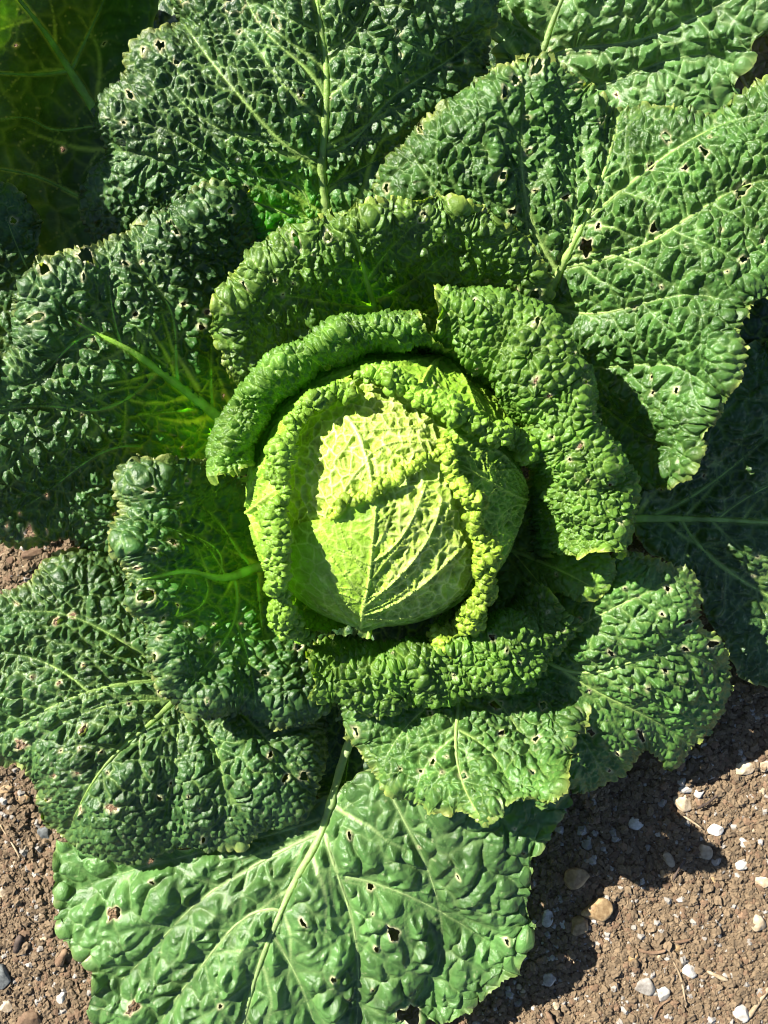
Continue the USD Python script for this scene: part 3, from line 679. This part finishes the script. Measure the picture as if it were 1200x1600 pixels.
def px_to_head(p, k=1.03):
    """Pixels on the head -> domain (in pixel-like units of 0.5 mm measured over the head's top)."""
    p = np.asarray(p, float)
    o = np.array([0, 0, HC]) - HCEN
    d = np.c_[(p[:, 0] - 600) / F, -(p[:, 1] - 800) / F, -np.ones(len(p))]
    S = np.array([HR, HR, HV]) * k
    oo, dd = o / S, d / S
    a = (dd ** 2).sum(1); b = (dd * oo).sum(1); c = (oo ** 2).sum() - 1
    disc = np.maximum(b * b - a * c, 0)
    t = (-b - np.sqrt(disc)) / a
    u = oo + dd * t[:, None]
    u /= np.linalg.norm(u, axis=1, keepdims=True)
    th = np.arccos(np.clip(u[:, 2], -1, 1)); rr = np.hypot(u[:, 0], u[:, 1])
    return np.c_[u[:, 0], -u[:, 1]] * (th / np.maximum(rr, 1e-9) * HR / 0.0005)[:, None]


def head_map(k, seed, lift=None):
    tr = cKDTree(lift[0]) if lift is not None else None

    def mapf(q):
        r = np.hypot(q[:, 0], q[:, 1]) * 0.0005 / HR
        ph = np.arctan2(-q[:, 1], q[:, 0])
        kk = k + 0.018 * 2 * n2(q, 150.0, seed)
        if tr is not None:
            d, i = tr.query(q)
            kk = kk + lift[1][i] * np.exp(-(d / lift[2]) ** 2)
        return HCEN + np.c_[HR * np.sin(r) * np.cos(ph), HR * np.sin(r) * np.sin(ph), HV * np.cos(r)] * kk[:, None]
    return mapf


def arc(a0, a1, th, n=8):
    """Domain points on the head at polar angle th between picture azimuths a0 and a1 (degrees, clockwise from right)."""
    a = np.radians(np.linspace(a0, a1, n))
    return np.c_[np.cos(a), np.sin(a)] * (math.radians(th) * HR / 0.0005)


HD = f"{CAB}/head"
hx = UsdGeom.Xform.Define(stage, HD)
HL = "head_leaf"


def head_leaf(label, outline, k, veins, pal, cell, amp, seed, lift=None, **kw):
    mapf = head_map(k, seed, lift)
    vs = [(px_to_head(l), a, b) for l, a, b in veins]
    ribs_n = kw.pop("ribs", len(vs))
    rb = [(l, a * .5 * .0005, max(b * .5, .4) * .0005, "midrib" if i == 0 else "side_vein") for i, (l, a, b) in enumerate(vs[:ribs_n])]
    pr = blade(HL, label, outline, mapf, vs, pal, cell, amp, seed, ribs=[], sign=None, parent=HD, rimfine=False, scallop=kw.pop("scallop", 1.5), mat=head_look, thin=0.3, **kw)
    return mapf, vs


CORE = head_leaf("pale yellow-green innermost leaf with a white midrib, lit at the top of the head", arc(0, 337.5, 112, 16), 1.0,
                 [([(540, 650), (556, 672), (570, 710), (578, 745), (582, 800)], 9, 5), ([(556, 672), (600, 668), (660, 665)], 4, 2), ([(570, 715), (610, 690), (660, 690)], 4, 2), ([(572, 720), (545, 750), (525, 790)], 4, 2), ([(575, 740), (610, 745), (640, 740)], 3, 1.5)],
                 "headpale", 0.011, 0.0030, 201, holes=0, gap=24, spacing=2.0, net=0.9, invert=True, fine=0.5, edge_tone=0.0)


def frill(label, line, zk, rad, pal, seed, cell=0.0065, amp=0.0030, lift=None, parent=None, grow=0.0):
    """The rolled and puckered margin of a head leaf: a ribbed roll that follows a line on the head."""
    p = px_to_head(spline(line, 6.0), zk)
    L = np.r_[0, np.cumsum(np.linalg.norm(np.diff(p, axis=0), axis=1))]
    ff = CubicSpline(L, p, axis=0)
    hm = head_map(zk, seed, lift)
    th0, th1 = math.radians(-60), math.radians(250)
    Lu, Lv = L[-1], rad / 0.0005 * (th1 - th0)

    def mapf(q):
        u = np.clip(q[:, 0], 0, Lu); th = th0 + (th1 - th0) * np.clip(q[:, 1] / Lv, 0, 1)
        c = ff(u); t = ff(u, 1); t /= np.linalg.norm(t, axis=1, keepdims=True)
        c = c + np.c_[-t[:, 1], t[:, 0]] * (20 * n2(np.c_[u, u * 0], 34.0, seed) + 12 * n2(np.c_[u, u * 0], 12.0, seed + 1))[:, None]
        P = hm(c); N = (P - HCEN) / np.array([HR, HR, HV]) ** 2; N /= np.linalg.norm(N, axis=1, keepdims=True)
        h = 2.0
        T = hm(ff(np.clip(u + h, 0, Lu))) - hm(ff(np.clip(u - h, 0, Lu))); T /= np.maximum(np.linalg.norm(T, axis=1, keepdims=True), 1e-12)
        B = np.cross(N, T)
        end = np.minimum(smooth(u, -8, 26), smooth(Lu - u, -8, 26))
        r = rad * (0.35 + 0.65 * end) * (1 + grow * (u / Lu - 0.5)) * (1 + 1.6 * n2(np.c_[u, u * 0], 30.0, seed + 2) + 0.7 * n2(q, 14.0, seed + 6))
        return P + N * (r * 0.75 + r * np.sin(th))[:, None] + B * (r * np.cos(th))[:, None]
    m = 2.0
    out = [(m, m), (Lu * .25, m), (Lu * .5, m), (Lu * .75, m), (Lu - m, m), (Lu - m, Lv * .5), (Lu - m, Lv - m), (Lu * .75, Lv - m), (Lu * .5, Lv - m), (Lu * .25, Lv - m), (m, Lv - m), (m, Lv * .5)]
    pr = blade("curled_margin", label, out, mapf, [], pal, cell, amp, seed, rimfine=False, spacing=1.3, holes=0, hole_at=[], scallop=1.5, fine=0.55, net=0.35, edge_tone=0.6, sign=orient(mapf, Lu, Lv), parent=parent or HD, mat=head_look, thin=0.25)
    return pr


def orient(mapf, Lu, Lv):
    q = np.array([[Lu * .5, Lv * .5]])
    n = surf_normal(mapf, q)[0]
    c = mapf(np.array([[Lu * .5, 0.0], [Lu * .5, Lv]])).mean(0)
    # Delaunay triangles are counter-clockwise in the domain, so the mesh normal is the cross product of the domain axes
    return 1.0 if np.dot(n, mapf(q)[0] - c) > 0 else -1.0


def margin_poly(line, a0, a1, th=112, n=7, k=1.05):
    return np.vstack([px_to_head(spline(line, 25.0), k), arc(a0, a1, th, n)])


F_LEFT = [(560, 622), (520, 632), (487, 652), (468, 690), (458, 740), (458, 800), (463, 860), (472, 915), (498, 978)]
F_TOP = [(562, 590), (605, 606), (650, 626), (690, 650), (730, 672), (775, 690), (822, 718)]
F_RIGHT = [(692, 688), (706, 722), (722, 770), (738, 820), (745, 870), (735, 930), (712, 972), (672, 1000)]
F_FRONT = [(514, 808), (540, 790), (575, 778), (605, 764), (632, 742), (662, 722), (690, 700)]

m_, vs_ = head_leaf("smooth green front leaf of the head with a forked pale midrib", np.vstack([px_to_head(spline(F_FRONT + [(715, 770), (750, 860)], 25.0)), arc(30, 165, 112, 8), px_to_head([(430, 880), (450, 830)])]), 1.022,
          [([(566, 985), (570, 940), (578, 890), (583, 840), (588, 790)], 10, 4), ([(572, 945), (620, 905), (665, 850), (690, 785)], 6, 2.5), ([(570, 960), (640, 930), (700, 880), (740, 840)], 6, 2.5), ([(580, 880), (620, 850), (650, 800), (665, 760)], 4, 2), ([(576, 900), (540, 850), (528, 815)], 4, 2), ([(572, 940), (530, 890), (500, 830)], 4, 2), ([(568, 965), (660, 960), (720, 930)], 5, 2)],
          "head", 0.0125, 0.0028, 202, holes=0, gap=22, net=0.75, invert=True, fine=0.35, pal2="headpale", mask=lambda q: smooth(q[:, 0], -30, 40) * smooth(-q[:, 1], -330, -120),
          calm=lambda q: 0.15 + 0.85 * smooth(q[:, 0], -55, 10))
frill("thin yellow curled tip of the front head leaf", F_FRONT, 1.026, 0.0024, "frillyellow", 212, 0.0052, 0.0018)
def lifted(line, amounts, width, k):
    p = px_to_head(spline(line, 8.0), k)
    return p, np.interp(np.linspace(0, 1, len(p)), np.linspace(0, 1, len(amounts)), amounts), width


L_RIGHT = lifted(F_RIGHT, [.0, .02, .03, .05, .05], 60.0, 1.05)
L_LEFT = lifted(F_LEFT, [.03, .06, .07, .10, .16, .18, .12], 75.0, 1.055)
L_TOP = lifted(F_TOP, [.03, .05, .05, .06, .04], 60.0, 1.07)
m_, vs_ = head_leaf("green head leaf wrapping the right side, veins meeting at its outer edge", margin_poly(F_RIGHT, 55, -40), 1.045,
          [([(822, 780), (770, 760), (720, 730)], 8, 3), ([(815, 790), (770, 810), (745, 850)], 6, 2), ([(815, 790), (790, 850), (750, 900)], 6, 2), ([(820, 770), (780, 710), (730, 680)], 5, 2)],
          "headgreen", 0.0085, 0.0030, 203, lift=L_RIGHT, holes=0, gap=20, net=0.7, invert=True)
frill("broad yellow-green frilled margin down the right of the head", F_RIGHT, 1.05, 0.0070, "frillyellow", 213, 0.0074, 0.0034, lift=L_RIGHT, grow=0.7)
m_, vs_ = head_leaf("dark green head leaf wrapping the left side", margin_poly(F_LEFT, 100, 240), 1.05,
          [([(392, 800), (430, 780), (460, 760)], 8, 3), ([(395, 800), (425, 840), (462, 880)], 5, 2), ([(392, 790), (430, 720), (480, 660)], 5, 2), ([(400, 820), (430, 900), (480, 960)], 5, 2)],
          "headgreen", 0.009, 0.0026, 204, lift=L_LEFT, holes=0, gap=26, net=0.4, invert=True, pal2="headpale", mask=lambda q: np.exp(-(((q - px_to_head([(440, 775)])[0]) / [28, 45]) ** 2).sum(1)))
frill("knobbly green frilled margin down the left of the head", F_LEFT, 1.055, 0.0056, "frill", 214, 0.0068, 0.0030, lift=L_LEFT)
m_, vs_ = head_leaf("green head leaf lying over the top right with a pale midrib stub", margin_poly(F_TOP, -10, -150), 1.068,
          [([(700, 545), (680, 572), (655, 612)], 9, 5), ([(690, 560), (715, 590), (735, 640)], 5, 2), ([(695, 560), (750, 600), (790, 660)], 5, 2), ([(685, 565), (630, 575), (580, 580)], 5, 2)],
          "headgreen", 0.011, 0.0022, 205, lift=L_TOP, holes=4, gap=24, net=0.5, invert=True)
frill("knobbly frilled margin across the top right of the head", F_TOP, 1.072, 0.0064, "frill", 215, 0.0072, 0.0032, lift=L_TOP)

# stalk under the head
th = np.linspace(0, 2 * np.pi, 20, endpoint=False)
zz = np.linspace(-0.02, 0.07, 8)
sr = 0.026 + 0.01 * (zz / 0.07) ** 2
sv_ = np.array([[r * (1 + 0.12 * math.sin(5 * t)) * math.cos(t), r * (1 + 0.12 * math.sin(5 * t)) * math.sin(t), z] for z, r in zip(zz, sr) for t in th])
a, b = np.meshgrid(np.arange(7), np.arange(20), indexing="ij")
sfq = np.stack([a * 20 + b, a * 20 + (b + 1) % 20, (a + 1) * 20 + (b + 1) % 20, (a + 1) * 20 + b], -1).reshape(-1, 4)
put_mesh(f"{CAB}/stem", sv_, sfq, leaf_look, (0.2, 0.26, 0.12), thin=0.05)

# ------------------------------------------------------------------ stones and litter
import trimesh


def pebble_mesh(seed, sx, sy, sz, facets=True):
    m = trimesh.creation.icosphere(subdivisions=3, radius=1.0)
    rng = np.random.default_rng(seed)
    v = m.vertices.copy()
    for _ in range(11 if facets else 5):                  # planes knock flat faces into the ball
        n = rng.normal(size=3); n /= np.linalg.norm(n)
        d = rng.uniform(0.62, 0.86)
        h = v @ n
        k = h > d
        v[k] -= np.outer((h[k] - d) * 0.92, n)
    v *= (1 + 0.16 * (meshkit.fbm(v * 2.2 + seed, 3, seed) - 0.5))[:, None]
    v /= np.abs(v).max(0)
    return v * [sx, sy, sz], m.faces


def stone(name, label, cat, p, w, h, look, seed, rot=0.0, group=None, sink=0.42, bed=0.0):
    g = W([p], 0.0)[0]
    z = float(soil_height(g[None, :2])[0])
    px = HC / F
    sx, sy = w * px / 2, h * px / 2
    sz = min(sx, sy) * 0.72
    v, f = pebble_mesh(seed, sx, sy, sz, True)
    c, s = math.cos(rot), math.sin(rot)
    v = v @ np.array([[c, s, 0], [-s, c, 0], [0, 0, 1]])
    pr = put_mesh(numbered("/World", name), v, f, STONE[look])
    UsdGeom.Xformable(pr).AddTranslateOp().Set(Gf.Vec3d(g[0], g[1], z + sz * (1 - 2 * sink) + 0.001))
    keys(pr, label=label, category=cat, group=group)


KEY = [
    ("white rounded stone half in shadow, left of the sunlit soil", 995, 1287, 27, 22, "white", .4),
    ("amber brown flat stone highest in the big leaf shadow", 898, 1371, 46, 34, "tan", .2),
    ("large lumpy tan and grey stone in the middle of the leaf shadow", 932, 1420, 52, 38, "tan", .4),
    ("angular amber stone beside the pale grey-blue chip in the leaf shadow", 905, 1447, 32, 30, "tan", .9),
    ("pale grey upright stone next to the edge of the lowest leaf", 853, 1432, 22, 29, "grey", .1),
    ("narrow whitish chip between the grey stone and the angular amber stone", 880, 1447, 14, 22, "white", .6),
    ("grey pebble in shadow below the drooping leaf tips", 919, 1320, 20, 20, "grey", .2),
    ("white oval stone, left one of a touching pair on sunlit soil", 1072, 1233, 24, 16, "white", .3),
    ("white stone, right one of a touching pair on sunlit soil", 1093, 1239, 18, 18, "white", .1),
    ("triangular cream stone below the touching white pair", 1068, 1256, 30, 34, "cream", .5),
    ("square beige flat stone below a bright white stone on sunlit soil", 1101, 1331, 25, 27, "cream", .3),
    ("bright white stone above the square beige stone", 1118, 1296, 26, 20, "white", .2),
    ("small pale stone on sunlit soil between two cream ones near the right edge", 1162, 1318, 15, 20, "white", .7),
    ("whitish cube-like stone on the soil at right above the cream one at the edge", 1158, 1352, 21, 18, "white", .3),
    ("cream stone touching the right edge of the picture above the shadow tip", 1192, 1376, 28, 22, "cream", .3),
    ("tall pale cream stone right of the shadow's tip", 1182, 1441, 25, 31, "cream", .2),
    ("bright white stone just below the lower edge of the leaf shadow", 1076, 1514, 22, 27, "white", .8),
    ("round pale grey stone, larger of two at the bottom of the shadow", 1007, 1540, 32, 30, "grey", .1),
    ("white stone right of the round pale grey one", 1036, 1551, 24, 27, "white", .5),
    ("white stone lowest in the bottom right corner beside a straw", 1156, 1580, 30, 34, "white", .3),
    ("grey oval pebble at the lower left end of the big shadow", 858, 1528, 20, 22, "grey", .2),
    ("long beige pebble on sunlit soil near the shadow's left bay", 1043, 1341, 16, 28, "cream", .6),
    ("orange brown pebble at the edge of the shadow", 1035, 1364, 12, 14, "tan", .3),
    ("curved amber stone left of the whitish cube-like stone", 1114, 1367, 12, 28, "tan", .3),
    ("large cream stone near the right edge at the top of the sunlit soil", 1196, 1197, 24, 24, "cream", .3),
    ("lumpy pale clod-like stone in the upper sunlit soil at right", 1164, 1203, 34, 26, "cream", .2),
    ("yellowish stone in the lower border of the big shadow", 1058, 1480, 15, 17, "tan", .2),
    ("brown stone alone in the lower shadow", 988, 1493, 19, 18, "tan", .4),
    ("small grey pebble between shaded soil and the lobed leaf tips", 926, 1252, 12, 15, "grey", .4),
    ("dark grey angular stone on the left soil beside the low left leaf", 70, 1303, 25, 27, "dark", .3),
    ("rust coloured stone on the left edge below the low left leaf", 10, 1233, 28, 16, "tan", .1),
    ("brown round stone on the left soil just under the low left leaf", 36, 1247, 24, 18, "tan", .3),
    ("cream pebble at the left edge of the picture", 3, 1394, 18, 22, "cream", .3),
    ("white stone tucked against the left edge of the lowest leaf", 84, 1404, 13, 20, "white", .5),
    ("pale upright stone on the soil in the bottom left corner", 95, 1558, 20, 28, "white", .2),
    ("cream stone at the bottom left edge of the picture", 9, 1572, 24, 24, "cream", .5),
    ("large dark stone cut by the left edge of the picture", 2, 1525, 36, 42, "dark", .3),
    ("big brown slanted stone in the bottom left corner", 48, 1592, 46, 40, "brown", .6),
    ("flat cream stone on the bare soil between the two left leaves", 46, 888, 24, 14, "cream", .3),
    ("lumpy brown clod above the flat cream stone on the left", 54, 864, 34, 20, "brown", .3),
    ("small cream chip on the left soil near the lowest leaf", 60, 1391, 14, 12, "cream", .4),
    ("long cream chip on the left soil", 63, 1425, 19, 9, "cream", .3),
    ("pale yellow stone above the upright pale stone at bottom left", 106, 1536, 12, 13, "cream", .3),
]
for k, (lab, x, y, w, h, look, rot) in enumerate(KEY):
    stone("stone", lab, "stone", (x, y), w, h, look, 500 + k, rot)

rng = np.random.default_rng(77)
REG = Polygon([(760, 1560), (840, 1250), (1060, 1190), (1130, 1060), (1215, 1040), (1215, 1615), (700, 1615)])
REGL = Polygon([(-10, 1190), (40, 1200), (70, 1260), (110, 1320), (95, 1400), (150, 1510), (160, 1615), (-10, 1615)])
REGL2 = Polygon([(-10, 830), (110, 830), (120, 870), (60, 900), (-10, 940)])


def scatter(n, reg):
    x0, y0, x1, y1 = reg.bounds
    out = []
    while len(out) < n:
        p = rng.uniform([x0, y0], [x1, y1])
        if reg.contains(shapely.Point(p)):
            out.append(p)
    return out


pts = scatter(180, REG) + scatter(55, REGL) + scatter(14, REGL2)
LOOKS = ["white", "cream", "grey", "brown", "cream", "brown"]
PEB = {"white": "small whitish pebble lying on the soil", "cream": "small cream pebble lying on the soil", "grey": "small grey pebble lying on the soil", "brown": "small brown pebble lying on the soil"}
for k, p in enumerate(pts):
    look = LOOKS[rng.integers(len(LOOKS))]
    if any(math.hypot(p[0] - s[1], p[1] - s[2]) < (s[3] + s[4]) / 3 + 4 for s in KEY):
        continue
    w = float(np.clip(rng.lognormal(2.05, 0.32), 5, 15))
    stone("pebble", PEB[look], "pebble", p, w, w * rng.uniform(.65, 1.0), look, 900 + k, rng.uniform(0, 3), "small " + look + " pebbles on the soil")


def stick(name, label, cat, pts_px, r, look, seed, z=0.004):
    q = spline(pts_px, 4.0)
    P = W(q, 0.0)
    P[:, 2] = soil_height(P[:, :2]).max() * 0.5 + z + 0.002 * (noise(np.c_[np.arange(len(q)) * .2, np.zeros((len(q), 2))], seed) - .5)
    T = np.gradient(P, axis=0); T /= np.linalg.norm(T, axis=1, keepdims=True)
    B = np.cross([0, 0, 1.0], T); B /= np.linalg.norm(B, axis=1, keepdims=True); N = np.cross(T, B)
    t = np.linspace(0, 1, len(q))
    rr = r * (0.75 + 0.5 * noise(np.c_[t * 6, np.zeros((len(q), 2))], seed + 1)) * np.where((t < .02) | (t > .98), .5, 1)
    k = 8
    th = np.linspace(0, 2 * np.pi, k, endpoint=False)
    v = (P[:, None] + rr[:, None, None] * (np.cos(th)[None, :, None] * B[:, None] + .8 * np.sin(th)[None, :, None] * N[:, None])).reshape(-1, 3)
    a, b = np.meshgrid(np.arange(len(q) - 1), np.arange(k), indexing="ij")
    f = np.stack([a * k + b, a * k + (b + 1) % k, (a + 1) * k + (b + 1) % k, (a + 1) * k + b], -1).reshape(-1, 4)
    f = np.vstack([f[:, [0, 1, 2]], f[:, [0, 2, 3]], [[0, j + 1, j] for j in range(1, k - 1)], [[len(v) - k, len(v) - k + j, len(v) - k + j + 1] for j in range(1, k - 1)]])
    o = P.mean(0)
    pr = put_mesh(numbered("/World", name), v - o, f, STONE[look])
    UsdGeom.Xformable(pr).AddTranslateOp().Set(Gf.Vec3d(*map(float, o)))
    keys(pr, label=label, category=cat)


stick("straw", "pale straw slanting up beside the white stone in the bottom right corner", "straw", [(1166, 1588), (1182, 1565), (1200, 1540)], .0024, "straw", 1)
stick("straw", "short straw lying below the bright white stone under the shadow", "straw", [(1102, 1514), (1118, 1521), (1134, 1528)], .0020, "straw", 2)
stick("straw", "thin straw running down from the shadow's lower border", "straw", [(1050, 1500), (1060, 1520), (1066, 1545), (1069, 1570)], .0011, "straw", 3)
stick("twig", "curved grey twig inside the lower shadow", "twig", [(996, 1481), (1015, 1486), (1038, 1482)], .0018, "brown", 4)
stick("twig", "short grey twig at the right border of the shadow", "twig", [(1052, 1469), (1065, 1468), (1078, 1464)], .0016, "brown", 5)
stick("straw", "thin straw near the touching white stones", "straw", [(1066, 1274), (1080, 1282), (1094, 1292)], .0010, "straw", 6)
stick("twig", "thin brown twig leaning beside the long beige pebble", "twig", [(1050, 1372), (1058, 1355), (1068, 1340)], .0013, "wood", 7)
stick("twig", "brown twig at the upper sunlit soil by the triangular cream stone", "twig", [(1088, 1262), (1105, 1252), (1120, 1240)], .0012, "wood", 8)
stick("bark_sliver", "dark brown bark sliver standing by the left edge of the lowest leaf", "bark", [(92, 1506), (98, 1494), (106, 1480)], .0040, "brown", 9)
stick("bark_sliver", "dark grey bark sliver on the left soil, left of the brown one", "bark", [(26, 1486), (30, 1472), (35, 1458)], .0034, "wood", 10)
stick("straw", "long thin bent straw on the left soil beside the dark angular stone", "straw", [(2, 1285), (14, 1305), (24, 1320), (33, 1338)], .0009, "straw", 11)
stick("straw", "thin straw at the left edge above the flat cream stone", "straw", [(-6, 877), (8, 866), (18, 860)], .0010, "straw", 12)
stick("twig", "thin pale twig crossing the lower sunlit soil", "twig", [(1020, 1590), (1030, 1570), (1046, 1558)], .0010, "brown", 13)
stick("twig", "brown twig by the bottom edge below the shadow", "twig", [(852, 1578), (860, 1590), (864, 1602)], .0026, "brown", 14)

# soil crumbs: nobody could count them
pi_path = "/World/soil_crumbs"
pi = UsdGeom.PointInstancer.Define(stage, pi_path)
pi.GetPrim().SetCustomDataByKey("kind", "stuff")
pi.GetPrim().SetCustomDataByKey("label", "loose crumbs of brown earth and grit over the soil")
protos = []
for k in range(6):
    m = trimesh.creation.icosphere(subdivisions=1, radius=1.0)
    v = m.vertices * (1 + 1.1 * (noise(m.vertices * 2.1 + k * 5, k) - .5))[:, None] * [1, .8, .68]
    look = ["crumb", "crumb", "crumb", "crumb", "brown", "grey"][k]
    put_mesh(f"{pi_path}/crumb" + (f"_{k:03d}" if k else ""), v, m.faces, STONE[look], normals=False)
    protos.append(f"{pi_path}/crumb" + (f"_{k:03d}" if k else ""))
pi.CreatePrototypesRel().SetTargets(protos)
C = np.array(scatter(36000, REG) + scatter(13000, REGL) + scatter(4000, REGL2))
G = W(C, 0.0)
size = np.clip(rng.lognormal(-6.7, 0.5, len(G)), .0005, .0046)
G[:, 2] = soil_height(G[:, :2]) + size * 0.55
pi.CreatePositionsAttr(Vt.Vec3fArray.FromNumpy(G.astype(np.float32)))
pi.CreateScalesAttr(Vt.Vec3fArray.FromNumpy(np.repeat(size[:, None], 3, 1).astype(np.float32)))
ang = rng.uniform(0, 2 * np.pi, len(G))
pi.CreateOrientationsAttr(Vt.QuathArray([Gf.Quath(float(math.cos(a / 2)), 0.0, 0.0, float(math.sin(a / 2))) for a in ang]))
pi.CreateProtoIndicesAttr(Vt.IntArray.FromNumpy(rng.choice(6, len(G), p=[.23, .23, .2, .16, .12, .06]).astype(np.int32)))
